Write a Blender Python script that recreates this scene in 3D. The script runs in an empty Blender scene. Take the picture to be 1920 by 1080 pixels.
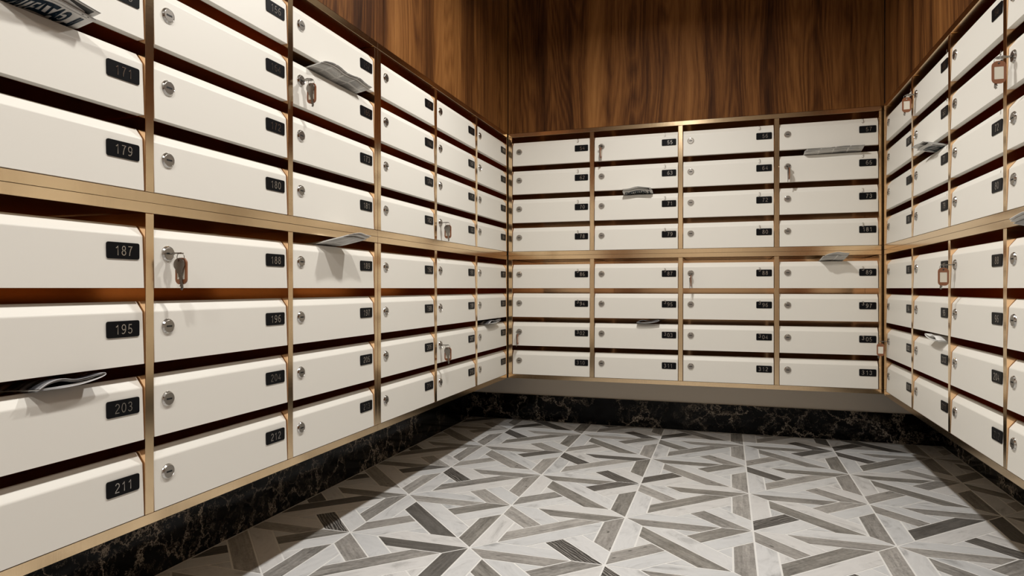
import bpy, bmesh, math, random
from mathutils import Vector, Matrix
random.seed(7)
S = bpy.context.scene
COL = S.collection
PI = math.pi

# ------------------------------------------------------------------ measures
U = 0.45                    # one mailbox column pitch in metres; lengths below are in pitches
T = .0499                   # panel thickness
XL, XR, YB = -2.5224, 1.5213, 7.6252      # front planes of the three banks of mailboxes
YA, PL = 2.3615, 1.0349     # left bank: first inner divider, column pitch
YR, XB = 7.5223, -2.5144    # right bank far end, back bank left end
ZF = -1.742                 # floor below the eye level
ZC = 3.545                  # ceiling above the eye level
WL, WR, WB = XL - .795, XR + .765, YB + .795   # wall planes behind the banks
YN = -4.2                   # wall behind the camera
EYE = -ZF * U
def W(x, y, z): return Vector((x * U, y * U, (z - ZF) * U))

# ------------------------------------------------------------------ camera, world, lights, exposure
TH = .3130
F = 1243.02
cam = bpy.data.cameras.new('camera')
cam.sensor_width = 36.0
cam.lens = F / 1920 * 36
cam.shift_y = .53 / 1920
cam.clip_start = .02
co = bpy.data.objects.new('camera', cam); COL.objects.link(co)
co.location = (0, 0, EYE); co.rotation_euler = (PI / 2, 0, TH)
S.camera = co
S.view_settings.view_transform = 'Standard'
S.view_settings.look = 'None'
S.view_settings.gamma = 1
S.view_settings.use_curve_mapping = False
S.view_settings.exposure = 0.0
S.cycles.glossy_bounces = 10
S.cycles.max_bounces = 14
S.cycles.diffuse_bounces = 5
w = bpy.data.worlds.new('world'); S.world = w; w.use_nodes = True
w.node_tree.nodes['Background'].inputs[0].default_value = (1, .93, .82, 1)
w.node_tree.nodes['Background'].inputs[1].default_value = .02
LAMP_POWER = (19.3, 14.4, 14.8, 15.4)
LAMP_COLOR = (1.0, .972, .925)
LAMP_SPREAD = math.radians(156)
LAMP_X, LAMP_Z = -.72, 3.5
LAMP_Y = (5.25, 2.65, .05, -2.55)
for i, y in enumerate(LAMP_Y):
    l = bpy.data.lights.new('downlight', 'AREA'); l.shape = 'DISK'; l.size = .11
    l.energy = LAMP_POWER[i]; l.color = LAMP_COLOR; l.spread = LAMP_SPREAD
    o = bpy.data.objects.new('downlight', l); COL.objects.link(o)
    o.location = W(LAMP_X, y, LAMP_Z)

# ------------------------------------------------------------------ mesh helpers
def mesh(name, verts, faces, mat, uvs=None, smooth=False):
    me = bpy.data.meshes.new(name)
    me.from_pydata([(v[0] * U, v[1] * U, v[2] * U) for v in verts], [], faces)
    if uvs:
        lay = me.uv_layers.new(name='UVMap')
        for i, l in enumerate(me.loops): lay.data[i].uv = uvs[l.vertex_index]
    for m in (mat if isinstance(mat, (list, tuple)) else [mat]): me.materials.append(m)
    bm = bmesh.new(); bm.from_mesh(me); bmesh.ops.recalc_face_normals(bm, faces=bm.faces); bm.to_mesh(me); bm.free()
    if smooth:
        for p in me.polygons: p.use_smooth = True
    me.update()
    return me
def link(name, me, parent=None, loc=(0, 0, 0), rz=0):
    o = bpy.data.objects.new(name, me); COL.objects.link(o)
    o.parent = parent; o.location = loc; o.rotation_euler = (0, 0, rz)
    return o
def tag(o, label=None, cat=None, group=None, kind=None):
    if label: o['label'] = label
    if cat: o['category'] = cat
    if group: o['group'] = group
    if kind: o['kind'] = kind
    return o
def box(x0, x1, y0, y1, z0, z1):
    v = [(x, y, z) for z in (z0, z1) for y in (y0, y1) for x in (x0, x1)]
    f = [(0, 2, 3, 1), (4, 5, 7, 6), (0, 1, 5, 4), (2, 6, 7, 3), (0, 4, 6, 2), (1, 3, 7, 5)]
    return v, f
def join(*parts):
    V, Fc = [], []
    for v, f in parts:
        n = len(V); V += list(v); Fc += [tuple(i + n for i in q) for q in f]
    return V, Fc
def bevelled(name, geo, mat, r=.003, seg=2):
    me = mesh(name, geo[0], geo[1], mat)
    bm = bmesh.new(); bm.from_mesh(me)
    bmesh.ops.bevel(bm, geom=list(bm.edges), offset=r * U, segments=seg, affect='EDGES', profile=.5)
    bm.to_mesh(me); bm.free()
    return me
def lathe(profile, n=28, axis='y'):
    """profile: (radius, height out of the door); axis along -y"""
    V, Fc = [], []
    for r, h in profile:
        for k in range(n):
            a = 2 * PI * k / n
            V.append((r * math.cos(a), -h, r * math.sin(a)))
    m = len(profile)
    for i in range(m - 1):
        for k in range(n):
            Fc.append((i * n + k, i * n + (k + 1) % n, (i + 1) * n + (k + 1) % n, (i + 1) * n + k))
    Fc.append(tuple(range(n))[::-1]); Fc.append(tuple((m - 1) * n + k for k in range(n)))
    return V, Fc
def rounded(wd, ht, r, n=6, cx=0, cy=0):
    pts = []
    for sx, sy, a0 in ((1, 1, 0), (-1, 1, 90), (-1, -1, 180), (1, -1, 270)):
        for k in range(n + 1):
            a = math.radians(a0 + 90 * k / n)
            pts.append((cx + sx * (wd / 2 - r) + r * math.cos(a), cy + sy * (ht / 2 - r) + r * math.sin(a)))
    return pts
def prism(pts, d0, d1):
    """outline in x,z extruded along y from d0 to d1"""
    n = len(pts)
    V = [(p[0], d0, p[1]) for p in pts] + [(p[0], d1, p[1]) for p in pts]
    Fc = [tuple(range(n)), tuple(range(n, 2 * n))[::-1]] + [(i, (i + 1) % n, n + (i + 1) % n, n + i) for i in range(n)]
    return V, Fc
def flat_with_holes(outlines, thick):
    """2D outlines (first = outside, rest = holes) -> verts, faces of a plate in the x,y plane, z +-thick/2"""
    cu = bpy.data.curves.new('outline', 'CURVE'); cu.dimensions = '2D'; cu.fill_mode = 'BOTH'; cu.extrude = thick / 2
    for pts in outlines:
        sp = cu.splines.new('POLY'); sp.points.add(len(pts) - 1); sp.use_cyclic_u = True
        for q, p in zip(sp.points, pts): q.co = (p[0], p[1], 0, 1)
    o = bpy.data.objects.new('outline', cu); COL.objects.link(o)
    dg = bpy.context.evaluated_depsgraph_get(); dg.update()
    me = o.evaluated_get(dg).to_mesh()
    V = [tuple(v.co) for v in me.vertices]; Fc = [tuple(p.vertices) for p in me.polygons]
    o.evaluated_get(dg).to_mesh_clear()
    bpy.data.objects.remove(o); bpy.data.curves.remove(cu)
    return V, Fc
def circle(r, n=20, cx=0, cy=0):
    return [(cx + r * math.cos(2 * PI * k / n), cy + r * math.sin(2 * PI * k / n)) for k in range(n)]
GLY = {}
def glyph(ch):
    """outline of a character at em height 1: verts, faces, advance"""
    if ch in GLY: return GLY[ch]
    def make(s):
        cu = bpy.data.curves.new('letters', 'FONT'); cu.body = s; cu.size = 1; cu.resolution_u = 3; cu.extrude = .02; cu.offset = .055
        o = bpy.data.objects.new('letters', cu); COL.objects.link(o)
        dg = bpy.context.evaluated_depsgraph_get(); dg.update()
        me = o.evaluated_get(dg).to_mesh()
        V = [tuple(v.co) for v in me.vertices]; Fc = [tuple(p.vertices) for p in me.polygons]
        o.evaluated_get(dg).to_mesh_clear()
        bpy.data.objects.remove(o); bpy.data.curves.remove(cu)
        return V, Fc
    V, Fc = make(ch)
    V2, _ = make(ch + ch)
    adv = max(v[0] for v in V2) - max(v[0] for v in V)
    GLY[ch] = (V, Fc, adv)
    return GLY[ch]
def arc(cx, cy, rx, ry, a0, a1, n=14):
    return [(cx + rx * math.cos(math.radians(a0 + (a1 - a0) * k / n)), cy + ry * math.sin(math.radians(a0 + (a1 - a0) * k / n))) for k in range(n + 1)]
STROKES = {   # plain sans digits, height 1, width about .56; centre lines
    '0': [arc(.28, .5, .235, .455, 90, 450, 28)],
    '1': [[(.11, .74), (.20, .79), (.29, .87), (.345, .955), (.345, .0)]],
    '2': [arc(.28, .70, .215, .255, 165, -28, 16) + [(.36, .46), (.21, .30), (.10, .16), (.065, .045), (.51, .045)]],
    '3': [arc(.27, .735, .195, .22, 160, -80, 14) + [(.22, .515)], [(.22, .525)] + arc(.265, .275, .225, .235, 80, -160, 16)],
    '4': [[(.39, .0), (.39, .93), (.05, .30), (.53, .30)]],
    '5': [[(.47, .945), (.155, .945), (.085, .47)] + arc(.265, .305, .225, .265, 142, -155, 16)],
    '6': [arc(.285, .31, .215, .27, 170, 530, 22), arc(.36, .48, .29, .475, 190, 60, 12)],
    '7': [[(.06, .945), (.50, .945), (.38, .77), (.285, .52), (.225, .26), (.20, .0)]],
    '8': [arc(.28, .745, .18, .21, 90, 450, 22), arc(.28, .275, .22, .235, 90, 450, 24)],
    '9': [arc(.275, .69, .215, .27, -10, 350, 22), arc(.20, .52, .29, .475, 10, -120, 12)]}
def stroke_glyph(ch, wd=.092):
    V, Fc = [], []
    for L in STROKES[ch]:
        n0 = len(V); n = len(L)
        closed = math.dist(L[0], L[-1]) < 1e-4
        for i, (x, y) in enumerate(L):
            a = L[i - 1] if i else (L[-2] if closed else L[0]); b = L[i + 1] if i < n - 1 else (L[1] if closed else L[-1])
            d1 = (x - a[0], y - a[1]); d2 = (b[0] - x, b[1] - y)
            l1 = math.hypot(*d1) or 1; l2 = math.hypot(*d2) or 1
            if math.hypot(*d1) == 0: d1, l1 = d2, l2
            if math.hypot(*d2) == 0: d2, l2 = d1, l1
            n1 = (-d1[1] / l1, d1[0] / l1); n2 = (-d2[1] / l2, d2[0] / l2)
            mx, my = n1[0] + n2[0], n1[1] + n2[1]; k = wd / max(.55, (mx * mx + my * my) / 2) / 2
            for sgn in (1, -1):
                for dz in (.03, -.03): V.append((x + sgn * mx * k / 1, y + sgn * my * k / 1, dz))
        for i in range(n - 1):
            p, r = n0 + 4 * i, n0 + 4 * (i + 1)
            Fc += [(p, p + 2, r + 2, r), (p + 1, r + 1, r + 3, p + 3), (p, r, r + 1, p + 1), (p + 2, p + 3, r + 3, r + 2)]
        if not closed:
            Fc += [(n0, n0 + 1, n0 + 3, n0 + 2)]; e = n0 + 4 * (n - 1); Fc += [(e, e + 2, e + 3, e + 1)]
    return V, Fc
def number_geo(s, cap, adv):
    V, Fc = [], []
    for i, ch in enumerate(s):
        gv, gf = stroke_glyph(ch); n = len(V)
        V += [((v[0] - .28) * cap + (i - (len(s) - 1) / 2) * adv, (v[1] - .5) * cap, v[2] * cap) for v in gv]
        Fc += [tuple(k + n for k in f) for f in gf]
    return V, Fc
CAP = None
def text_geo(s, cap, adv=None):
    """centred text; cap = height of a digit; adv = fixed advance or None; verts (x, y, depth)"""
    global CAP
    if CAP is None:
        g = glyph('8'); CAP = max(v[1] for v in g[0]) - min(v[1] for v in g[0])
    k = cap / CAP
    V, Fc, x = [], [], 0
    for ch in s:
        if ch == ' ': x += .3 * k if adv is None else adv; continue
        gv, gf, ga = glyph(ch)
        n = len(V)
        lo = min(v[0] for v in gv); hi = max(v[0] for v in gv)
        if adv is None: V += [(v[0] * k + x, v[1] * k, v[2] * k) for v in gv]; x += ga * k
        else:
            V += [((v[0] - (lo + hi) / 2) * k + x + adv / 2, v[1] * k, v[2] * k) for v in gv]; x += adv
        Fc += [tuple(i + n for i in f) for f in gf]
    return [(v[0] - x / 2, v[1] - cap / 2, v[2]) for v in V], Fc

# ------------------------------------------------------------------ materials
def mat(name, color, rough=.5, metal=0.0, spec=.5):
    m = bpy.data.materials.new(name); m.use_nodes = True
    b = m.node_tree.nodes['Principled BSDF']
    b.inputs['Base Color'].default_value = (*color, 1)
    b.inputs['Roughness'].default_value = rough
    b.inputs['Metallic'].default_value = metal
    b.inputs['Specular IOR Level'].default_value = spec
    return m
class NT:
    def __init__(s, m): s.t = m.node_tree; s.b = s.t.nodes['Principled BSDF']
    def n(s, typ, **kw):
        nd = s.t.nodes.new(typ)
        for k, v in kw.items():
            if k.startswith('i_'): nd.inputs[k[2:].replace('_', ' ')].default_value = v
            else: setattr(nd, k, v)
        return nd
    def l(s, a, b): s.t.links.new(a, b)
    def ramp(s, fac, stops):
        r = s.n('ShaderNodeValToRGB'); e = r.color_ramp.elements
        while len(e) < len(stops): e.new(.5)
        for q, (p, c) in zip(e, stops): q.position = p; q.color = (*c, 1) if len(c) == 3 else c
        s.l(fac, r.inputs[0]); return r.outputs[0]
    def mapping(s, src, scale, rot=(0, 0, 0)):
        mp = s.n('ShaderNodeMapping'); mp.inputs['Scale'].default_value = scale; mp.inputs['Rotation'].default_value = rot
        s.l(src, mp.inputs['Vector']); return mp.outputs[0]
    def noise(s, vec, scale, detail=4, rough=.55, dist=0):
        q = s.n('ShaderNodeTexNoise'); q.inputs['Scale'].default_value = scale; q.inputs['Detail'].default_value = detail
        q.inputs['Roughness'].default_value = rough; q.inputs['Distortion'].default_value = dist
        s.l(vec, q.inputs['Vector']); return q.outputs[0]
    def math(s, op, a, b=None):
        q = s.n('ShaderNodeMath', operation=op)
        for i, v in enumerate((a, b)):
            if v is None: continue
            if isinstance(v, (int, float)): q.inputs[i].default_value = v
            else: s.l(v, q.inputs[i])
        return q.outputs[0]
    def mix(s, fac, a, b, mode='MIX'):
        q = s.n('ShaderNodeMix', data_type='RGBA', blend_type=mode)
        for i, v in ((0, fac), (6, a), (7, b)):
            if isinstance(v, (int, float)): q.inputs[i].default_value = v
            elif isinstance(v, tuple): q.inputs[i].default_value = (*v, 1)
            else: s.l(v, q.inputs[i])
        return q.outputs[2]
    def bump(s, h, strength, dist=.001):
        q = s.n('ShaderNodeBump'); q.inputs['Strength'].default_value = strength; q.inputs['Distance'].default_value = dist
        s.l(h, q.inputs['Height']); s.l(q.outputs[0], s.b.inputs['Normal'])
    def pos(s):
        return s.n('ShaderNodeNewGeometry').outputs['Position']

m_white = mat('cream lacquer', (.785, .762, .702), .42, 0, .3)
m_plate = mat('black plate', (.005, .005, .006), .45, 0, .1)
m_digit = mat('bronze digits', (.52, .49, .455), .24, 1)
m_chrome = mat('polished steel', (.62, .60, .57), .14, 1)
m_face = mat('brushed steel', (.40, .37, .335), .34, 1)
m_hole = mat('keyhole black', (.004, .004, .004), .6)
m_key = mat('nickel key', (.26, .245, .225), .28, 1)
m_tag = mat('brown plastic tag', (.25, .095, .042), .35)
m_insert = mat('cream paper insert', (.74, .70, .60), .6)
m_grey = mat('pale painted wall', (.70, .66, .60), .65)
m_gap_shade = mat('painted gap shade', (.004, .004, .004), .8, 0, .1)  # near-black colour standing in for the shade inside the corner gaps
m_pale = mat('pale entrance wall', (.66, .61, .54), .6)
m_ceil = mat('ceiling paint', (.55, .52, .47), .7)
m_grout = mat('pale grout', (.72, .715, .70), .7)
m_ring = mat('lamp trim', (.6, .58, .55), .3, 1)

def brass(name, axis):
    m = mat(name, (.88, .675, .455), .16, 1); t = NT(m)
    sc = {'v': (14, 14, 900), 'h': (900, 900, 14)}[axis]
    v = t.mapping(t.pos(), sc)
    n = t.noise(v, 1.0, 3, .6)
    r = t.n('ShaderNodeMapRange'); r.inputs['To Min'].default_value = .11; r.inputs['To Max'].default_value = .20
    t.l(n, r.inputs[0]); t.l(r.outputs[0], t.b.inputs['Roughness'])
    c = t.ramp(n, [(.3, (.83, .62, .385)), (.7, (.94, .72, .46))])
    t.l(c, t.b.inputs['Base Color'])
    t.bump(n, .05, .0002)
    return m
m_brass_v = brass('brushed brass upright', 'v')
m_brass_h = brass('brushed brass rail', 'h')
m_inner = mat('bronze lining', (.84, .565, .335), .13, 1)

def wood():
    m = mat('walnut veneer', (.2, .1, .05), .60, 0, .08); t = NT(m)
    sep = t.n('ShaderNodeSeparateXYZ'); t.l(t.pos(), sep.inputs[0])
    h = t.math('ADD', sep.outputs[0], sep.outputs[1])
    cmb = t.n('ShaderNodeCombineXYZ'); t.l(h, cmb.inputs[0]); t.l(sep.outputs[2], cmb.inputs[2])
    base = cmb.outputs[0]
    warp = t.noise(t.mapping(base, (2.2, 1, .9)), 1, 2)
    wv = t.n('ShaderNodeVectorMath', operation='MULTIPLY_ADD')
    cc = t.n('ShaderNodeCombineXYZ'); t.l(warp, cc.inputs[0])
    t.l(cc.outputs[0], wv.inputs[0]); wv.inputs[1].default_value = (.10, 0, 0); t.l(base, wv.inputs[2])
    b = wv.outputs[0]
    band = t.noise(t.mapping(b, (8, 1, .22)), 1, 4, .58, .35)
    fine = t.noise(t.mapping(b, (120, 1, 1.3)), 1, 4, .7)
    pore = t.noise(t.mapping(base, (420, 1, 11)), 1, 2, .7)
    # cathedral figure: elliptical contours around stretched noise
    fig = t.noise(t.mapping(b, (4.5, 1, .55)), 1, 1.5, .5)
    rings = t.math('FRACT', t.math('MULTIPLY', fig, 26))
    ring = t.math('ABSOLUTE', t.math('SUBTRACT', rings, .5))
    s = t.math('ADD', t.math('MULTIPLY', band, .95), t.math('MULTIPLY', fine, .34))
    s = t.math('ADD', s, t.math('MULTIPLY', pore, .30))
    s = t.math('ADD', s, t.math('MULTIPLY', ring, .20))
    c = t.ramp(t.math('SUBTRACT', s, .42), [(.18, (.020, .0065, .0018)), (.34, (.074, .026, .0070)), (.48, (.165, .065, .0175)), (.66, (.265, .115, .034)), (.88, (.38, .190, .066))])
    t.l(c, t.b.inputs['Base Color'])
    t.bump(t.math('ADD', fine, pore), .12, .0006)
    return m
m_wood = wood()

def black_marble():
    m = mat('black marble', (.004, .004, .004), .12, 0, .12); t = NT(m)
    p = t.pos()
    wn = t.n('ShaderNodeTexNoise'); wn.inputs['Scale'].default_value = 8; wn.inputs['Detail'].default_value = 8; wn.inputs['Roughness'].default_value = .72
    t.l(p, wn.inputs['Vector'])
    wv = t.n('ShaderNodeVectorMath', operation='MULTIPLY_ADD'); t.l(wn.outputs[1], wv.inputs[0])
    wv.inputs[1].default_value = (.26, .26, .26); t.l(p, wv.inputs[2])
    def veins(scale, wdt):
        v = t.n('ShaderNodeTexVoronoi', feature='DISTANCE_TO_EDGE'); v.inputs['Scale'].default_value = scale
        t.l(wv.outputs[0], v.inputs['Vector'])
        return t.ramp(v.outputs[0], [(0, (1, 1, 1)), (wdt * .6, (.22, .22, .22)), (wdt * 2.2, (0, 0, 0))])
    mask = t.ramp(t.noise(p, 3.1, 3), [(.40, (0, 0, 0)), (.56, (1, 1, 1))])
    crumb = t.ramp(t.noise(wv.outputs[0], 34, 5, .7), [(.42, (0, 0, 0)), (.72, (1, 1, 1))])
    a = t.mix(1, veins(6.5, .018), mask, 'MULTIPLY')
    b2 = t.mix(1, veins(14, .03), t.mix(1, mask, crumb, 'MULTIPLY'), 'MULTIPLY')
    f = t.mix(1, a, b2, 'ADD')
    cloud = t.mix(1, t.ramp(t.noise(wv.outputs[0], 5, 5, .7), [(.60, (0, 0, 0)), (.75, (.35, .35, .35))]), crumb, 'MULTIPLY')
    f = t.mix(1, f, cloud, 'ADD')
    c = t.mix(f, (.0022, .0021, .0022), (.58, .50, .41))
    t.l(c, t.b.inputs['Base Color'])
    return m
m_black = black_marble()

def tile_white(name, tone):
    m = mat(name, tone, .38, 0, .4); t = NT(m)
    uv = t.n('ShaderNodeUVMap').outputs[0]
    v = t.noise(t.mapping(uv, (1.6, 4.2, 1), (0, 0, .35)), 1.5, 7, .62, 1.3)
    c = t.ramp(v, [(.30, tuple(x * .60 for x in tone)), (.42, tuple(x * .90 for x in tone)), (.52, tone), (.62, tuple(x * .93 for x in tone)), (.75, tone)])
    t.l(c, t.b.inputs['Base Color'])
    return m
def tile_grey(name, dark, light, kind):
    m = mat(name, light, .40, 0, .35); t = NT(m)
    uv = t.n('ShaderNodeUVMap').outputs[0]
    g = t.noise(t.mapping(uv, (2.2, 34, 1)), 1, 5, .7, .25)
    blot = t.noise(t.mapping(uv, (5, 9, 1)), 1, 4, .6)
    speck = t.noise(t.mapping(uv, (30, 60, 1)), 1, 2, .6)
    if kind == 'grain':
        w2 = t.n('ShaderNodeTexWave', wave_type='BANDS', bands_direction='Y'); w2.inputs['Scale'].default_value = 15
        w2.inputs['Distortion'].default_value = 7; w2.inputs['Detail'].default_value = 3; w2.inputs['Detail Scale'].default_value = 1.2
        t.l(t.mapping(uv, (.35, 1, 1)), w2.inputs['Vector'])
        s = t.math('ADD', t.math('MULTIPLY', g, .55), t.math('MULTIPLY', w2.outputs[1], .45))
        c = t.ramp(s, [(.36, dark), (.62, tuple(a * .65 + b * .35 for a, b in zip(dark, light))), (.80, light)])
    else:
        s = t.math('ADD', t.math('ADD', t.math('MULTIPLY', g, .55), t.math('MULTIPLY', blot, .30)), t.math('MULTIPLY', speck, .30))
        c = t.ramp(s, [(.42, dark), (.57, tuple((a + b) / 2 for a, b in zip(dark, light))), (.72, light)])
        if kind == 'spots':
            vo = t.n('ShaderNodeTexVoronoi'); vo.inputs['Scale'].default_value = 7; t.l(t.mapping(uv, (1, 2.2, 1)), vo.inputs['Vector'])
            c = t.mix(t.ramp(vo.outputs[0], [(.10, (.8, .8, .8)), (.17, (0, 0, 0))]), c, tuple(x * .35 for x in dark))
    t.l(c, t.b.inputs['Base Color'])
    return m
W_TILES = [tile_white('white marble tile', (.63, .635, .64)), tile_white('cool marble tile', (.585, .595, .605)), tile_white('warm marble tile', (.64, .635, .63))]
G_TILES = [tile_grey('grey stone tile', (.095, .090, .083), (.37, .355, .335), 'plain'),
           tile_grey('taupe stone tile', (.080, .075, .068), (.32, .305, .28), 'plain'),
           tile_grey('light stone tile', (.17, .162, .152), (.48, .46, .435), 'plain'),
           tile_grey('pitted stone tile', (.15, .142, .132), (.40, .382, .36), 'spots'),
           tile_grey('dark veined tile', (.030, .027, .025), (.30, .285, .265), 'grain'),
           tile_grey('charcoal stone tile', (.055, .052, .048), (.16, .152, .142), 'plain')]

def paper_mat(name, style):
    m = mat(name, (.72, .71, .68), .55, 0, .3); t = NT(m)
    uv = t.n('ShaderNodeUVMap').outputs[0]
    sep = t.n('ShaderNodeSeparateXYZ'); t.l(uv, sep.inputs[0])
    u, v = sep.outputs[0], sep.outputs[1]
    tone = (.74, .735, .71)
    if style == 'text':
        # columns of small print with white gutters and a few grey picture blocks
        col = t.math('ABSOLUTE', t.math('SUBTRACT', t.math('FRACT', t.math('MULTIPLY', u, 7.2)), .5))
        gut = t.math('LESS_THAN', col, .45)
        line = t.math('GREATER_THAN', t.math('FRACT', t.math('MULTIPLY', v, 170)), .42)
        nz = t.math('GREATER_THAN', t.noise(t.mapping(uv, (260, 170, 1)), 1, 1), .40)
        ink = t.math('MULTIPLY', t.math('MULTIPLY', gut, line), nz)
        rows = t.math('GREATER_THAN', t.math('FRACT', t.math('MULTIPLY', v, 5.3)), .08)
        ink = t.math('MULTIPLY', ink, rows)
        br = t.n('ShaderNodeTexBrick'); br.inputs['Scale'].default_value = 1
        blk = t.math('GREATER_THAN', t.noise(t.mapping(uv, (3.6, 5.3, 1)), 1, 0), .56)
        c = t.mix(t.math('MULTIPLY', ink, .62), tone, (.12, .12, .13))
        c = t.mix(t.math('MULTIPLY', t.math('MULTIPLY', blk, gut), t.math('MULTIPLY', rows, .45)), c, (.25, .25, .25))
    elif style == 'gloss':
        nz = t.noise(t.mapping(uv, (1.2, 9, 1)), 1.3, 3, .6, .6)
        c = t.ramp(nz, [(.40, (.02, .02, .024)), (.50, (.16, .16, .17)), (.58, (.60, .60, .61)), (.75, (.80, .80, .80))])
        t.b.inputs['Roughness'].default_value = .25
    else:
        nz = t.noise(t.mapping(uv, (9, 24, 1)), 1, 3, .6)
        c = t.ramp(nz, [(.35, tuple(x * .84 for x in tone)), (.6, tone)])
    t.l(c, t.b.inputs['Base Color'])
    return m
m_news = paper_mat('printed newsprint', 'text')
m_plain = paper_mat('plain newsprint', 'plain')
m_gloss = paper_mat('glossy printed pages', 'gloss')
m_blue = mat('dark blue ink', (.006, .028, .055), .5)
m_blackink = mat('black ink', (.012, .012, .013), .5)

# ------------------------------------------------------------------ setting: walls, ceiling, plinths
def slab(name, x0, x1, y0, y1, z0, z1, m, parent=None, kind=None):
    V, Fc = box(x0, x1, y0, y1, z0 - ZF, z1 - ZF)
    o = link(name, mesh(name, V, Fc, m), parent)
    if kind: o['kind'] = kind
    return o
TH_W = .12
L0, L1 = YA - PL, YA + 5 * PL + 2 * T        # left bank, near and far end
R0 = YR - 4 - T                                      # right bank, near end
ZTOP, ZBOT = 1.8682, -1.0855
wl = slab('wall_left', WL - TH_W, WL, YN, WB, ZF, ZC, m_grey, kind='structure')
wb = slab('wall_back', WL, WR, WB, WB + TH_W, ZF, ZC, m_grey, kind='structure')
wr = slab('wall_right', WR, WR + TH_W, YN, WB, ZF, ZC, m_grey, kind='structure')
wn = slab('wall_front', WL, WR, YN - TH_W, YN, ZF, ZC, m_pale, kind='structure')
slab('ceiling', WL - TH_W, WR + TH_W, YN - TH_W, WB + TH_W, ZC, ZC + .1, m_ceil, kind='structure')
PW = .05
G = .006
def wood_panel(parent, *a): return slab('wood_panel', *a, m_wood, parent)
seam = 4.571
wood_panel(wl, XL - PW, XL - .002, L0, seam - G, ZTOP + .002, ZC)
wood_panel(wl, XL - PW, XL - .002, seam + G * .2, L1, ZTOP + .002, ZC)
wood_panel(wl, XL - PW, XL - .002, L0 - 2.75, L0 - G, ZF + .33, ZC)
wood_panel(wl, XL - PW, XL - .002, YN, L0 - 2.75 - G, ZF + .33, ZC)
wood_panel(wb, XB, XB + 4 + T, YB + .002, YB + PW, ZTOP + .002, ZC)
wood_panel(wr, XR + .002, XR + PW, R0, YR, ZTOP + .002, ZC)
wood_panel(wr, XR + .002, XR + PW, R0 - 3.9, R0 - G, ZF + .33, ZC)
wood_panel(wr, XR + .002, XR + PW, YN, R0 - 3.9 - G, ZF + .33, ZC)
PZ = -1.405
slab('gap_shade_1', XB + 4 + T + .0012, XB + 4 + T + .12, YB + .003, YB + .25, ZBOT, ZC, m_gap_shade, kind='structure')  # black filler added to darken the right corner gap
slab('gap_shade_2', XL + .0006, XB - .0006, YB + .006, YB + .25, ZBOT, ZC, m_gap_shade, kind='structure')  # same for the left corner: painted shade, no real moulding
slab('baseboard_left', WL, WL + .02, YN, WB, ZF, PZ, m_black, kind='structure')
slab('baseboard_back', WL + .02, WR - .02, WB - .02, WB, ZF, PZ, m_black, kind='structure')
slab('baseboard_right', WR - .02, WR, YN, WB, ZF, PZ, m_black, kind='structure')
FX0, FX1, FY1 = WL + .02, WR - .02, WB - .02

# ------------------------------------------------------------------ floor of interlocking triangles
fl = slab('floor', WL, WR, YN, WB, ZF - .06, ZF - .0015, m_grout, kind='structure')
d, q = .235, .155
UPPER = [  # upper right half of a cell, (u, w) with w downwards; piece name -> corners
    ('edge', [(0, 0), (q, q), (1 - d - q, q), (1 - d, 0)]),
    ('short_a', [(1 - d, 0), (1, 0), (.5 + d / 2, .5 - d / 2), (.5, .5 - d)]),
    ('long', [(q, q), (q + d, q), (1 - q, 1 - q - d), (1 - q, 1 - q)]),
    ('tri', [(q + d, q), (1 - d - q, q), (.5, .5 - d)]),
    ('short_b', [(1, 0), (1, d), (.5 + d, .5), (.5 + d / 2, .5 - d / 2)]),
    ('side', [(1, d), (1, 1), (1 - q, 1 - q), (1 - q, d + q)]),
    ('tri2', [(1 - q, d + q), (1 - q, 1 - q - d), (.5 + d, .5)])]
GREY_A = ({'edge', 'short_a', 'side'}, {'short_a', 'long'})      # grey pieces of the upper and lower half
GREY_B = ({'edge', 'short_b', 'long'}, {'edge', 'short_b'})
def clip_poly(P, f):
    out = []
    for i in range(len(P)):
        a, b = P[i], P[(i + 1) % len(P)]; fa, fb = f(a), f(b)
        if fa >= 0: out.append(a)
        if (fa >= 0) != (fb >= 0):
            k = fa / (fa - fb); out.append((a[0] + (b[0] - a[0]) * k, a[1] + (b[1] - a[1]) * k))
    return out
def inset(P, g):
    A = sum(P[i][0] * P[(i + 1) % len(P)][1] - P[(i + 1) % len(P)][0] * P[i][1] for i in range(len(P)))
    if A < 0: P = P[::-1]
    out = list(P)
    for i in range(len(P)):
        a, b = P[i], P[(i + 1) % len(P)]
        dx, dy = b[0] - a[0], b[1] - a[1]; L = math.hypot(dx, dy)
        if L < 1e-6: continue
        nx, ny = -dy / L, dx / L
        out = clip_poly(out, lambda p: (p[0] - a[0]) * nx + (p[1] - a[1]) * ny - g)
        if len(out) < 3: return []
    return out
def area(P): return abs(sum(P[i][0] * P[(i + 1) % len(P)][1] - P[(i + 1) % len(P)][0] * P[i][1] for i in range(len(P)))) / 2
CT, ST = math.cos(TH), math.sin(TH)
def to_pixel(x, y, z):
    dd = y * CT - x * ST
    if dd < .3: return None
    return 960 + F * (x * CT + y * ST) / dd, 540.5 - F * z / dd
CELL = .9125; CX0, CY0 = -.731, 5.062
pieces = []
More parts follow.
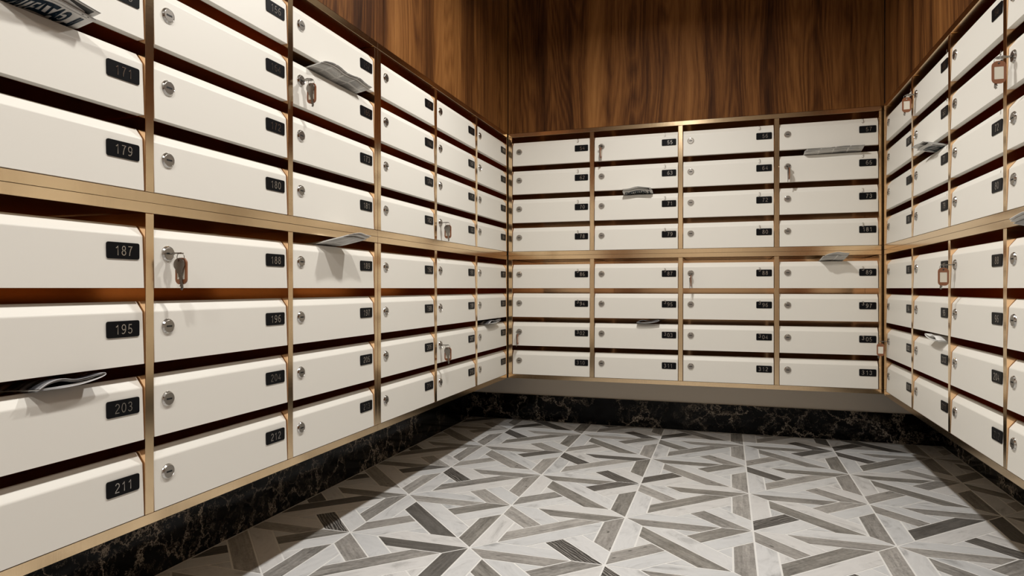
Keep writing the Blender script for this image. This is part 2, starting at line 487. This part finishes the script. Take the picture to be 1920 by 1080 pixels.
for i in range(-4, 5):
    for j in range(-12, 5):
        odd = (i + j) % 2
        for half in (0, 1):
            for nm, pts in UPPER:
                P = [(b_, a_) if half else (a_, b_) for a_, b_ in pts]
                grey = nm in (GREY_A if odd else GREY_B)[half]
                if not odd: P = [(1 - a_, b_) for a_, b_ in P]
                Q = [(CX0 + (i + a_) * CELL, CY0 + (j + 1 - b_) * CELL) for a_, b_ in P]
                e = max(((Q[k], Q[(k + 1) % len(Q)]) for k in range(len(Q))), key=lambda s: math.dist(*s))
                ang = math.atan2(e[1][1] - e[0][1], e[1][0] - e[0][0])
                Q = inset(Q, .0062)
                for f in (lambda p: p[0] - FX0 - .013, lambda p: FX1 - .013 - p[0], lambda p: FY1 - .016 - p[1], lambda p: p[1] - YN):
                    if len(Q) >= 3: Q = clip_poly(Q, f)
                if len(Q) < 3 or area(Q) < 2e-4: continue
                px = [to_pixel(x, y, ZF) for x, y in Q]
                vis = 0
                if all(px):
                    C = px
                    for f in (lambda p: p[0], lambda p: 1920 - p[0], lambda p: 1080 - p[1]):
                        if len(C) >= 3: C = clip_poly(C, f)
                    vis = area(C) if len(C) >= 3 else 0
                pieces.append((vis, grey, Q, ang, random.random(), nm))
def tile_geo(Q, ang, rnd):
    n = len(Q)
    V = [(x, y, 0) for x, y in Q] + [(x, y, -.012) for x, y in Q]
    Fc = [tuple(range(n))] + [(k, n + k, n + (k + 1) % n, (k + 1) % n) for k in range(n)]
    ca, sa = math.cos(-ang), math.sin(-ang)
    ox, oy = rnd * 37, rnd * 91
    uv = [(v[0] * ca - v[1] * sa + ox, v[0] * sa + v[1] * ca + oy) for v in V]
    return V, Fc, uv
def tile_mat(grey, rnd, nm):
    k = (rnd * 7919) % 1
    if not grey: return W_TILES[int(k * 3)]
    pick = [0, 1, 1, 2, 2, 3, 3, 4, 4, 5] if nm.startswith('short') else [0, 0, 1, 1, 1, 2, 2, 3, 3, 5]
    return G_TILES[pick[int(k * 10)]]
pieces.sort(key=lambda s: -s[0])
rest = {}
count = {0: 0, 1: 0}
for vis, grey, Q, ang, rnd, nm in pieces:
    V, Fc, uv = tile_geo(Q, ang, rnd)
    m = tile_mat(grey, rnd, nm)
    if vis > 40 and count[grey] < 298:
        count[grey] += 1
        name = 'grey_tile' if grey else 'marble_tile'
        link(name, mesh(name, V, Fc, m, uv), fl)
    else:
        r = rest.setdefault(m.name, [m, [], [], []]); n = len(r[1])
        r[1] += V; r[2] += [tuple(k + n for k in f) for f in Fc]; r[3] += uv
V, Fc, uv, mats, mi = [], [], [], [], []
for m, v, f, u in rest.values():
    n = len(V); V += v; uv += u; Fc += [tuple(k + n for k in q_) for q_ in f]; mi += [len(mats)] * len(f); mats.append(m)
me = mesh('tiles', V, Fc, mats, uv)
for p, k in zip(me.polygons, mi): p.material_index = k
tag(link('tiles', me, fl), kind='stuff')

# ------------------------------------------------------------------ the banks: frames of walls
FRAME = {'left': (lambda x, y, z: W(XL - y, x, z), PI / 2), 'back': (lambda x, y, z: W(x, YB + y, z), 0), 'right': (lambda x, y, z: W(XR + y, -x, z), -PI / 2)}
DEPTH = .74
Z_UP = (.3930, 1.8682); Z_LO = (-1.0855, .3930)
def cabinet(wall, xs, z0, z1, label):
    """xs: left edges of the upright panels"""
    fr, rz = FRAME[wall]
    e = bpy.data.objects.new('mailbox_cabinet', None); COL.objects.link(e)
    e.location = fr(xs[0], 0, z0); e.rotation_euler = (0, 0, rz); e.empty_display_size = .1
    tag(e, label, 'cabinet', 'brass mailbox cabinets')
    x1 = xs[-1] + T - xs[0]; h = z1 - z0
    g = .0012
    for nm, a, b in (('bottom_panel', 0, T - .0012), ('top_panel', h - T + .0015, h)):
        V, Fc = box(g, x1 - g, 0 if nm == 'top_panel' else .0022, DEPTH, a + g, b - g)
        link(nm, bevelled(nm, (V, Fc), m_brass_h, .0009, 1) if nm == 'top_panel' else mesh(nm, V, Fc, m_brass_h), e)
    for k, x in enumerate(xs):
        nm = 'side_panel' if k in (0, len(xs) - 1) else 'divider'
        V, Fc = box(x - xs[0] + g, x - xs[0] + T - g, 0, DEPTH, T, h - T)
        me = bevelled(nm, (V, Fc), [m_brass_v, m_inner], .0016, 1)
        for p in me.polygons:
            if abs(p.normal.x) > .9: p.material_index = 1
        link(nm, me, e)
    if wall == 'right':                       # strip added so the back bank's end panel reflects brass, not the dark gap
        link('reflection_strip', mesh('reflection_strip', *box(-.038, -.0005, 0, .30, .0015, h - .0015), m_brass_v), e)
    V, Fc = box(T, x1 - T, .7215, DEPTH - .002, T, h - T)
    link('back_panel', mesh('back_panel', V, Fc, m_inner), e)
    return e
xsA = [YA - PL, YA, YA + PL, YA + 2 * PL]
xsB = [YA + 2 * PL + T, YA + 3 * PL + T, YA + 4 * PL + T, YA + 5 * PL + T]
xsBack = [XB + k for k in range(5)]
xsR = [-YR + k for k in range(5)]
cabinet('left', xsA, *Z_UP, 'upper brass mailbox cabinet on the left wall nearest the viewer')
cabinet('left', xsA, *Z_LO, 'lower brass mailbox cabinet on the left wall nearest the viewer')
cabinet('left', xsB, *Z_UP, 'upper brass mailbox cabinet on the left wall towards the far corner')
cabinet('left', xsB, *Z_LO, 'lower brass mailbox cabinet on the left wall towards the far corner')
cabinet('back', xsBack, *Z_UP, 'upper brass mailbox cabinet on the back wall under the wood panel')
cabinet('back', xsBack, *Z_LO, 'lower brass mailbox cabinet on the back wall above the marble plinth')
cabinet('right', xsR, *Z_UP, 'upper brass mailbox cabinet on the right wall')
cabinet('right', xsR, *Z_LO, 'lower brass mailbox cabinet on the right wall')

# ------------------------------------------------------------------ mailboxes
def door_mesh(wd):
    # profile (y into the wall, z): bottom lip, leaning front, soft bend, chamfered top, inside
    pr = [(.040, .0014), (.0016, .0014), (.0008, .0024), (.0012, .010)]
    A, B, C = (.0015, .010), (.0105, .2375), (.0480, .2850)
    for k in range(4):                        # rounded bend at B
        s_ = k / 3; r = .022
        p0 = (B[0] + (A[0] - B[0]) * r, B[1] + (A[1] - B[1]) * r); p1 = (B[0] + (C[0] - B[0]) * .10, B[1] + (C[1] - B[1]) * .10)
        x = (1 - s_) ** 2 * p0[0] + 2 * s_ * (1 - s_) * B[0] + s_ ** 2 * p1[0]
        z = (1 - s_) ** 2 * p0[1] + 2 * s_ * (1 - s_) * B[1] + s_ ** 2 * p1[1]
        pr.append((x, z))
    pr += [(.0465, .2833), (.0485, .2850), (.062, .2850), (.062, .279), (.040, .238)]
    g = .0045
    xs = [g, g + .002, wd - g - .002, wd - g]
    V, Fc = [], []
    n = len(pr)
    for i, x in enumerate(xs):
        for y, z in pr:
            k = .0012 if i in (0, 3) else 0
            V.append((x, y + k, z))
    for i in range(3):
        for k in range(n):
            Fc.append((i * n + k, i * n + (k + 1) % n, (i + 1) * n + (k + 1) % n, (i + 1) * n + k))
    Fc.append(tuple(range(n))); Fc.append(tuple(range(3 * n, 4 * n))[::-1])
    return mesh('door', V, Fc, m_white)
WID = {'left': PL - T, 'back': 1 - T, 'right': 1 - T}
DOOR = {k: door_mesh(v) for k, v in WID.items()}
SHELF = {k: mesh('shelf', *box(.002, v - .002, .044, .7205, .0008, .0055), m_inner) for k, v in WID.items()}
def front_y(z): return .0015 + .009 * (z - .01) / .2275
LX, LZ = .0855, .1655
LOCK = mesh('lock', *lathe([(.0372, -.002), (.0372, .0022), (.0362, .0040), (.0312, .0105), (.0300, .0108), (.0292, .0095)]), m_chrome, smooth=False)
FACE = mesh('lock_face', *lathe([(.0290, .0070), (.0290, .0098), (.0278, .0106)]), m_face)
HOLE = mesh('keyhole', *box(-.0165, .0165, -.0112, -.0100, -.0040, .0040), m_hole)
PLW, PLH = {'left': .1655, 'back': .158, 'right': .158}, .0725
PLX = {'left': WID['left'] - .0290, 'back': WID['back'] - .0222, 'right': WID['right'] - .0230}
PLATE = {}
for k in WID:
    V, Fc = prism(rounded(PLW[k], PLH, .009), 0, -.0055)
    PLATE[k] = mesh('number_plate', V, Fc, m_plate)
NUM = {}
def number_mesh(s, adv=.0325, cap=.0425):
    if s in NUM: return NUM[s]
    V, Fc = number_geo(s, cap, adv)
    NUM[s] = mesh('number', [(v[0], -.0064 - v[2] * .5, v[1]) for v in V], Fc, m_digit)
    return NUM[s]
FOUR = None
def zbase(r): return (.4427 + .3439 * (3 - r)) if r < 4 else (-1.0358 + .3452 * (7 - r))
BOXES = {}
def mailbox(wall, col, r, x0, text, label, stray=None, dx=0):
    fr, rz = FRAME[wall]
    e = bpy.data.objects.new('mailbox', None); COL.objects.link(e)
    z0 = zbase(r)
    e.location = fr(x0, 0, z0); e.rotation_euler = (0, 0, rz); e.empty_display_size = .05
    tag(e, label, 'mailbox', 'numbered mailboxes on the %s wall' % wall)
    link('door', DOOR[wall], e)
    if r not in (3, 7): link('shelf', SHELF[wall], e)
    lk = link('lock', LOCK, e, (LX * U, front_y(LZ) * U, LZ * U))
    link('lock_face', FACE, lk); link('keyhole', HOLE, lk)
    px = PLX[wall] - PLW[wall] / 2
    pl = link('number_plate', PLATE[wall], e, (px * U, front_y(LZ) * U, LZ * U))
    link('number', number_mesh(text), pl, (dx * U, 0, 0))
    if stray:
        ch, sx, sz, sy = stray
        link('digit', number_mesh(ch), pl, (sx * U, sy * U, (sz - z0 - LZ) * U))
    BOXES[(wall, col, r)] = (e, x0, z0)
ROWW = ['top', 'second', 'third', 'fourth', 'fifth', 'sixth', 'seventh', 'bottom']
NEWS_AT = {('left', 0, 2), ('left', 2, 1), ('left', 2, 4), ('left', 0, 6), ('left', 5, 6), ('back', 1, 2), ('back', 3, 1), ('back', 3, 4), ('back', 1, 6), ('right', 1, 2), ('right', 1, 6), ('right', 3, 4), ('right', 3, 1)}
KEYS_AT = [('left', 1, 4), ('left', 2, 1), ('left', 4, 3), ('left', 4, 6), ('back', 1, 0), ('back', 3, 1), ('back', 2, 4), ('back', 0, 6), ('right', 1, 0), ('right', 3, 1), ('right', 2, 4), ('right', 0, 6)]
COLW = {'left': ['nearest', 'second', 'third', 'fourth', 'fifth', 'corner'], 'back': ['leftmost', 'second', 'third', 'rightmost'], 'right': ['corner', 'second', 'third', 'nearest']}
def where(key): return '%s wall, %s column, %s row' % (key[0], COLW[key[0]][key[1]], ROWW[key[2]])
def note(key):
    if key in NEWS_AT and key in KEYS_AT: return ', with mail and keys'
    if key in NEWS_AT: return ', with mail'
    if key in KEYS_AT: return ', with keys'
    return ''
for c in range(6):
    x0 = (xsA[c] if c < 3 else xsB[c - 3]) + T
    for r in range(8):
        n = 155 + 8 * r + c
        mailbox('left', c, r, x0, str(n), 'cream mailbox number %d, %s%s' % (n, where(('left', c, r)), note(('left', c, r))))
BACKN = [54, 62, 70, 78, 86, 94, 2, 10]
for c in range(4):
    for r in range(8):
        n = BACKN[r] + c
        s = '%02d' % n
        dx = .0105
        if (c, r) == (3, 3): s, dx = '181', -.004
        zs = (1.7291 - .3572 * r) if r < 4 else (.2037 - .3579 * (r - 4))
        mailbox('back', c, r, XB + c + T, s, 'cream mailbox with plate %s, %s%s' % (s, where(('back', c, r)), note(('back', c, r))), ('3', -.0440, zs, .0065 if r < 3 else .001), dx)
for c in range(4):
    for r in range(8):
        n = (BACKN[r] if r < 6 else BACKN[r] + 200) + c
        s = '%02d' % n
        st = None
        if r < 4: st = ('4', .033, 1.735 - .354 * r, .010)
        lab = 'cream mailbox number %s, %s%s' % (s, where(('right', c, r)), note(('right', c, r)))
        if c == 3: lab = 'cream mailbox cut by frame, %s%s' % (where(('right', c, r)), note(('right', c, r)))
        mailbox('right', c, r, xsR[c] + T, s, lab, st, 0 if r > 5 else .006)

# ------------------------------------------------------------------ keys hanging in locks
def key_outline(bow_r, shaft_w, length, teeth=True):
    """flat key in x,y: bow centred at the origin, shaft running along -y"""
    pts = []
    a0 = math.asin(shaft_w * .95 / bow_r)
    n = 22
    for k in range(n + 1):
        a = -PI / 2 + a0 + (2 * PI - 2 * a0) * k / n
        pts.append((bow_r * math.cos(a), bow_r * math.sin(a)))
    h = shaft_w / 2
    y0 = -bow_r * .97 - .012; y1 = -length
    pts += [(-shaft_w * .95, y0), (-h, y0), (-h, y1 + h), (-h * .1, y1), (h * .7, y1 + h * .7)]
    if teeth:
        k = 6
        for i in range(k):
            t0 = y1 + h + (y0 - y1 - h) * .72 * (i / k)
            st = (y0 - y1 - h) * .72 / k
            pts += [(h * (.95 if i % 2 else .35), t0 + st * .25), (h * (.45 if i % 3 else -.05), t0 + st * .65)]
    pts += [(h, y1 + h + (y0 - y1 - h) * .76), (h, y0), (shaft_w * .95, y0)]
    return pts
def turn(geo, f):
    return [f(v) for v in geo[0]], geo[1]
kV = flat_with_holes([key_outline(.0300, .0190, .122), circle(.0058, 12, 0, .0190)], .0050)
KEY_HANG = mesh('key', *turn(kV, lambda v: (v[2], v[0], v[1])), m_key)                 # plane y,z
kV2 = flat_with_holes([key_outline(.0245, .0150, .078, False), circle(.0060, 12, 0, .0130)], .0055)
KEY_IN = mesh('inserted_key', *turn(kV2, lambda v: (v[0], -v[1], v[2])), m_key)         # plane x,y, bow outwards (-y)
tor = []
def torus(R, r, n=28, m=8):
    V, Fc = [], []
    for i in range(n):
        a = 2 * PI * i / n
        for j in range(m):
            b = 2 * PI * j / m
            V.append((r * math.sin(b), (R + r * math.cos(b)) * math.cos(a), (R + r * math.cos(b)) * math.sin(a)))
    for i in range(n):
        for j in range(m):
            Fc.append((i * m + j, ((i + 1) % n) * m + j, ((i + 1) % n) * m + (j + 1) % m, i * m + (j + 1) % m))
    return V, Fc
RING = mesh('ring', *torus(.0215, .0016), m_key, smooth=True)
TAG = mesh('tag', *turn(flat_with_holes([rounded(.068, .126, .026), circle(.0062, 12, 0, .050), rounded(.046, .070, .002, 1, 0, -.004)], .0080), lambda v: (v[2], v[0], v[1])), m_tag)
INSERT = mesh('tag_insert', *box(-.0026, .0026, -.0232, .0232, -.0392, .0312), m_insert)
def keyset(key, label):
    wall = key[0]; e0, x0, z0 = BOXES[key]
    fr, rz = FRAME[wall]
    e = bpy.data.objects.new('key_bunch', None); COL.objects.link(e); e.empty_display_size = .03
    yf = front_y(LZ) - .0106
    e.location = fr(x0 + LX, yf, z0 + LZ); e.rotation_euler = (0, 0, rz)
    tag(e, label, 'keys', 'key bunches left in locks')
    P = lambda x, y, z: (x * U, y * U, z * U)
    link('inserted_key', KEY_IN, e, P(0, -.052, 0))
    link('ring', RING, e, P(.0015, -.0650, -.0185))
    o = link('tag', TAG, e, P(.0065, -.0650, -.0840)); link('tag_insert', INSERT, o)
    o.rotation_euler = (0, 0, random.uniform(-.12, .12))
    o = link('key', KEY_HANG, e, P(-.0060, -.0640, -.0530))
    o.rotation_euler = (-random.uniform(.08, .16), 0, random.uniform(-.1, .1))
for k in KEYS_AT:
    keyset(k, 'keys on ring with brown tag in mailbox lock, ' + where(k))

# ------------------------------------------------------------------ newspapers and mail in the slots
def smooth_line(pts, n=6):
    out = []
    for i in range(len(pts) - 1):
        p0 = pts[max(i - 1, 0)]; p1 = pts[i]; p2 = pts[i + 1]; p3 = pts[min(i + 2, len(pts) - 1)]
        for k in range(n):
            t = k / n
            out.append(tuple(.5 * ((2 * p1[a]) + (-p0[a] + p2[a]) * t + (2 * p0[a] - 5 * p1[a] + 4 * p2[a] - p3[a]) * t * t + (-p0[a] + 3 * p1[a] - 3 * p2[a] + p3[a]) * t ** 3) for a in (0, 1)))
    out.append(tuple(pts[-1]))
    return out
def rise(y, slope): return slope * (.05 - y) if y < .05 else max(-.02, min(0, slope * (.068 - y)))
def sheet(name, cross, y_in, y_out, slope, m, parent, thick=.0025, skew=0, fade=1.0):
    """cross: (x, z) line across the width; swept from y_in (inside) out to y_out; z rises by slope outwards.
    fade <1 flattens the wave towards the inside; skew shifts x per unit outwards"""
    L = smooth_line(cross)
    ys = [y_in, (y_in + .1) / 2, .090, .068, .05, .05 + (y_out - .05) * .35, .05 + (y_out - .05) * .7, y_out]
    ns = len(ys)
    V, Fc, uv = [], [], []
    n = len(L)
    acc = [0]
    for i in range(1, n): acc.append(acc[-1] + math.dist(L[i], L[i - 1]))
    for side in (0, 1):
        for j in range(ns):
            y = ys[j]; f = (y_in - y) / (y_in - y_out)
            for i, (x, z) in enumerate(L):
                out = .05 - y
                k = fade + (1 - fade) * f
                a = L[max(i - 1, 0)]; b = L[min(i + 1, n - 1)]
                dx, dz = b[0] - a[0], b[1] - a[1]; l_ = math.hypot(dx, dz) or 1
                off = thick * side
                V.append((x + skew * out - dz / l_ * off, y, z * k + rise(y, slope) + dx / l_ * off))
                uv.append((acc[i], y))
    def idx(s, j, i): return (s * ns + j) * n + i
    for j in range(ns - 1):
        for i in range(n - 1):
            Fc.append((idx(0, j, i), idx(0, j, i + 1), idx(0, j + 1, i + 1), idx(0, j + 1, i)))
            Fc.append((idx(1, j, i), idx(1, j + 1, i), idx(1, j + 1, i + 1), idx(1, j, i + 1)))
        for i in (0, n - 1):
            Fc.append((idx(0, j, i), idx(0, j + 1, i), idx(1, j + 1, i), idx(1, j, i)))
    for i in range(n - 1):
        for j in (0, ns - 1):
            Fc.append((idx(0, j, i), idx(1, j, i), idx(1, j, i + 1), idx(0, j, i + 1)))
    return link(name, mesh(name, V, Fc, m, uv, smooth=True), parent)
def mail(key, name, label, cat, group=None):
    e0, x0, z0 = BOXES[key]; fr, rz = FRAME[key[0]]
    e = bpy.data.objects.new(name, None); COL.objects.link(e); e.empty_display_size = .05
    e.location = fr(x0, 0, z0 + .2905); e.rotation_euler = (0, 0, rz)
    return tag(e, label, cat, group)
def wave(x0, x1, zs):
    return [(x0 + (x1 - x0) * k / (len(zs) - 1), z) for k, z in enumerate(zs)]
def zat(cross, x):
    L = smooth_line(cross)
    for i in range(len(L) - 1):
        if L[i][0] <= x <= L[i + 1][0]:
            return L[i][1] + (L[i + 1][1] - L[i][1]) * (x - L[i][0]) / (L[i + 1][0] - L[i][0] + 1e-9)
    return L[0][1] if x < L[0][0] else L[-1][1]
def gazette(key, x0, x1, e1, e2, slope, label, zs=(.004, .008, .022, .014, .006)):
    """folded paper seen from below: front page with a big blue title lettered upside down, second half sticking out further"""
    g = mail(key, 'newspaper', label, 'newspaper')
    lo = wave(x0, x1, zs)
    hi = wave(x0 + .008, x1 - .012, [z * 1.25 + .010 for z in zs])
    a = sheet('front_page', lo, .40, -e1, slope, m_plain, g, fade=.5)
    b = sheet('back_page', hi, .40, -e2, slope, m_plain, g, fade=.5)
    def strip(nm, parent, cross, geo, m, drop):
        V = []
        bm = bmesh.new()
        vs = [bm.verts.new(v) for v in geo[0]]
        for f in geo[1]: bm.faces.new([vs[i] for i in f])
        for ax, st in ((0, .012), (1, .009)):            # cut finely so that the print follows the bent page
            lo_, hi_ = min(v.co[ax] for v in bm.verts), max(v.co[ax] for v in bm.verts)
            for k in range(1, int((hi_ - lo_) / st) + 1):
                p = [0, 0, 0]; p[ax] = lo_ + k * st; nn = [0, 0, 0]; nn[ax] = 1
                bmesh.ops.bisect_plane(bm, geom=bm.verts[:] + bm.edges[:] + bm.faces[:], plane_co=p, plane_no=nn)
        bm.verts.index_update()
        geo = ([tuple(v.co) for v in bm.verts], [tuple(v.index for v in f.verts) for f in bm.faces]); bm.free()
        for x, y, z in geo[0]:
            out = .05 - y; f = (.40 - y) / .45
            V.append((x, y, zat(cross, x) * min(1, .5 + .5 * f) + rise(y, slope) - drop + z))
        return link(nm, mesh(nm, V, geo[1], m), parent)
    # title: the top of the letters towards the slot, reading from the right end
    tv, tf = text_geo('IL GAZZETTINO', .104)
    wide = max(v[0] for v in tv) - min(v[0] for v in tv)
    k = (x1 - x0 - .050) / wide
    cx, cy = (x0 + x1) / 2 - .004, -e1 + .024 + .052
    strip('title', a, lo, ([(cx - v[0] * k, cy - v[1], -abs(v[2]) * .01) for v in tv], tf), m_blue, .0009)
    # a thin rule under the title, small date blocks, a dark picture on the second half
    n = 24
    def band(xa, xb, ya, yb):
        V, Fc = [], []
        for i in range(n + 1):
            x = xa + (xb - xa) * i / n
            V += [(x, ya, 0), (x, yb, 0)]
        for i in range(n): Fc.append((2 * i, 2 * i + 1, 2 * i + 3, 2 * i + 2))
        return V, Fc
    strip('edge_line', a, lo, band(x0 + .004, x1 - .004, -e1 + .0012, -e1 + .0030), m_blackink, .0009)
    strip('edge_line', b, hi, band(x0 + .012, x1 - .016, -e2 + .0012, -e2 + .0030), m_blackink, .0009)
    strip('rule', a, lo, band(x0 + .02, x1 - .03, -e1 + .019, -e1 + .0205), m_blackink, .0009)
    strip('date_line', a, lo, join(band(x1 - .060, x1 - .052, -e1 + .008, -e1 + .012), band(x1 - .036, x1 - .028, -e1 + .008, -e1 + .012)), m_blackink, .0009)
    strip('picture', b, hi, band(x0 + (x1 - x0) * .52, x1 - .032, -e2 + .012, -e1 + .03), m_blackink, .0009)
gazette(('left', 0, 2), .355, .695, .056, .092, .20, 'newspaper with large blue title poking out of the slot above number 171')
gazette(('back', 1, 2), .335, .668, .050, .092, .22, 'small newspaper with dark blue title in the back wall slot above plate 71')
gazette(('right', 1, 2), .383, .715, .062, .098, .20, 'newspaper with teal title in the right wall slot above number 71', (.012, .016, .010, .004, .003))

def broadsheet(key, x0, x1, e1, slope, label, zs):
    g = mail(key, 'newspaper', label, 'newspaper')
    lo = wave(x0, x1, zs)
    sheet('front_page', lo, .40, -e1, slope, m_news, g, fade=.6)
    sheet('inner_page', wave(x0 + .006, x1 + .004, [z * 1.1 + .006 for z in zs]), .40, -e1 - .010, slope, m_plain, g, fade=.6)
    sheet('back_page', wave(x0 + .02, x1 + .010, [z * 1.2 + .013 for z in zs]), .40, -e1 - .022, slope, m_news, g, fade=.6)
broadsheet(('left', 2, 1), .205, .812, .052, .17, 'wide grey newspaper full of small print in slot above number 165', (.000, .014, .017, .006, .008, .016, .006, .002))
broadsheet(('back', 3, 1), .245, .800, .045, .17, 'wide grey newspaper of small print in back wall slot above plate 65', (.000, .000, .003, .008, .012, .010, .010))

def flyer(key, x0, x1, e1, slope, label, skew=.2, zs=(.0, .012, .020, .012, .008)):
    g = mail(key, 'folded_leaflet', label, 'leaflet')
    lo = wave(x0, x1, zs)
    sheet('front_page', [(x, z * .4) for x, z in lo], .34, -e1, slope, m_news, g, skew=skew)
    sheet('inner_page', wave(x0 + .02, x1 + .004, [z * .8 + .006 for z in zs]), .34, -e1 - .020, slope, m_plain, g, skew=skew)
    sheet('back_page', wave(x0 + .035, x1 + .006, [z + .012 for z in zs]), .34, -e1 - .030, slope, m_plain, g, skew=skew)
flyer(('left', 2, 4), .300, .600, .130, .25, 'white folded leaflet sticking far out above number 189, shadow below', .25)
flyer(('back', 3, 4), .395, .630, .110, .25, 'white folded leaflet in back wall slot above plate 89, casting slanted shadow', .12)
flyer(('right', 3, 4), .44, .80, .12, .24, 'white folded leaflet at the right edge, just under the brass rail', 0)
flyer(('right', 3, 1), .50, .86, .11, .26, 'curled white leaflet at the right edge, second row', 0)

def rolled(key, x0, x1, e1, slope, label, flip=False, ink=True):
    """magazine doubled over: the pages loop at one side"""
    g = mail(key, 'folded_magazine', label, 'magazine')
    w_ = x1 - x0
    def X(s): return x1 - s * w_ if flip else x0 + s * w_
    def loop(sx, top, lift):
        pts = [(X(.05), .001 + lift), (X(.30), .000 + lift), (X(.60), .004 + lift), (X(.86), .016 * sx + lift), (X(.975), .026 * sx + lift), (X(1.0), .034 * sx + lift), (X(.965), .0405 * sx), (X(.86), .036 * sx), (X(.70), .024 * sx + top), (X(.52), .022 + top), (X(.32), .032 + top), (X(.14), .024 + top), (X(0), .003 + top)]
        return pts[::-1] if flip else pts
    mg = m_gloss if ink else m_plain
    sheet('cover', loop(1.0, .006, .0), .30, -e1, slope, mg, g, thick=.0022)
    sheet('inner_page', loop(.90, .001, .0035), .30, -e1 + .006, slope, m_plain, g, thick=.0018)
    sheet('inner_page', loop(.80, -.003, .0065), .30, -e1 + .010, slope, mg, g, thick=.0018)
rolled(('left', 0, 6), .470, .755, .036, .08, 'glossy dark folded magazine lying in the slot above number 203 on left')
rolled(('left', 5, 6), .300, .685, .030, .06, 'small curled glossy magazine in slot above number 208 by the corner')
rolled(('back', 1, 6), .490, .742, .030, .05, 'grey folded magazine in back wall slot above plate 03')
rolled(('right', 1, 6), .490, .800, .034, .06, 'crumpled white mail in right wall slot above number 203', flip=True, ink=False)

# ------------------------------------------------------------------ ceiling downlights (above the frame)
for i, y in enumerate(LAMP_Y):
    e = bpy.data.objects.new('ceiling_light', None); COL.objects.link(e); e.location = W(LAMP_X, y, ZC)
    tag(e, 'round recessed ceiling downlight over the %s part of the room' % ('far', 'middle', 'near', 'entrance')[i], 'lamp', 'ceiling downlights')
    V, Fc = [], []
    n = 32
    prof = [(.17, 0), (.17, -.03), (.135, -.045), (.130, -.02), (.130, 0)]
    for r, z in prof:
        for k in range(n): V.append((r * math.cos(2 * PI * k / n), r * math.sin(2 * PI * k / n), z))
    for a in range(len(prof) - 1):
        for k in range(n): Fc.append((a * n + k, a * n + (k + 1) % n, (a + 1) * n + (k + 1) % n, (a + 1) * n + k))
    link('trim_ring', mesh('trim_ring', V, Fc, m_ring), e)
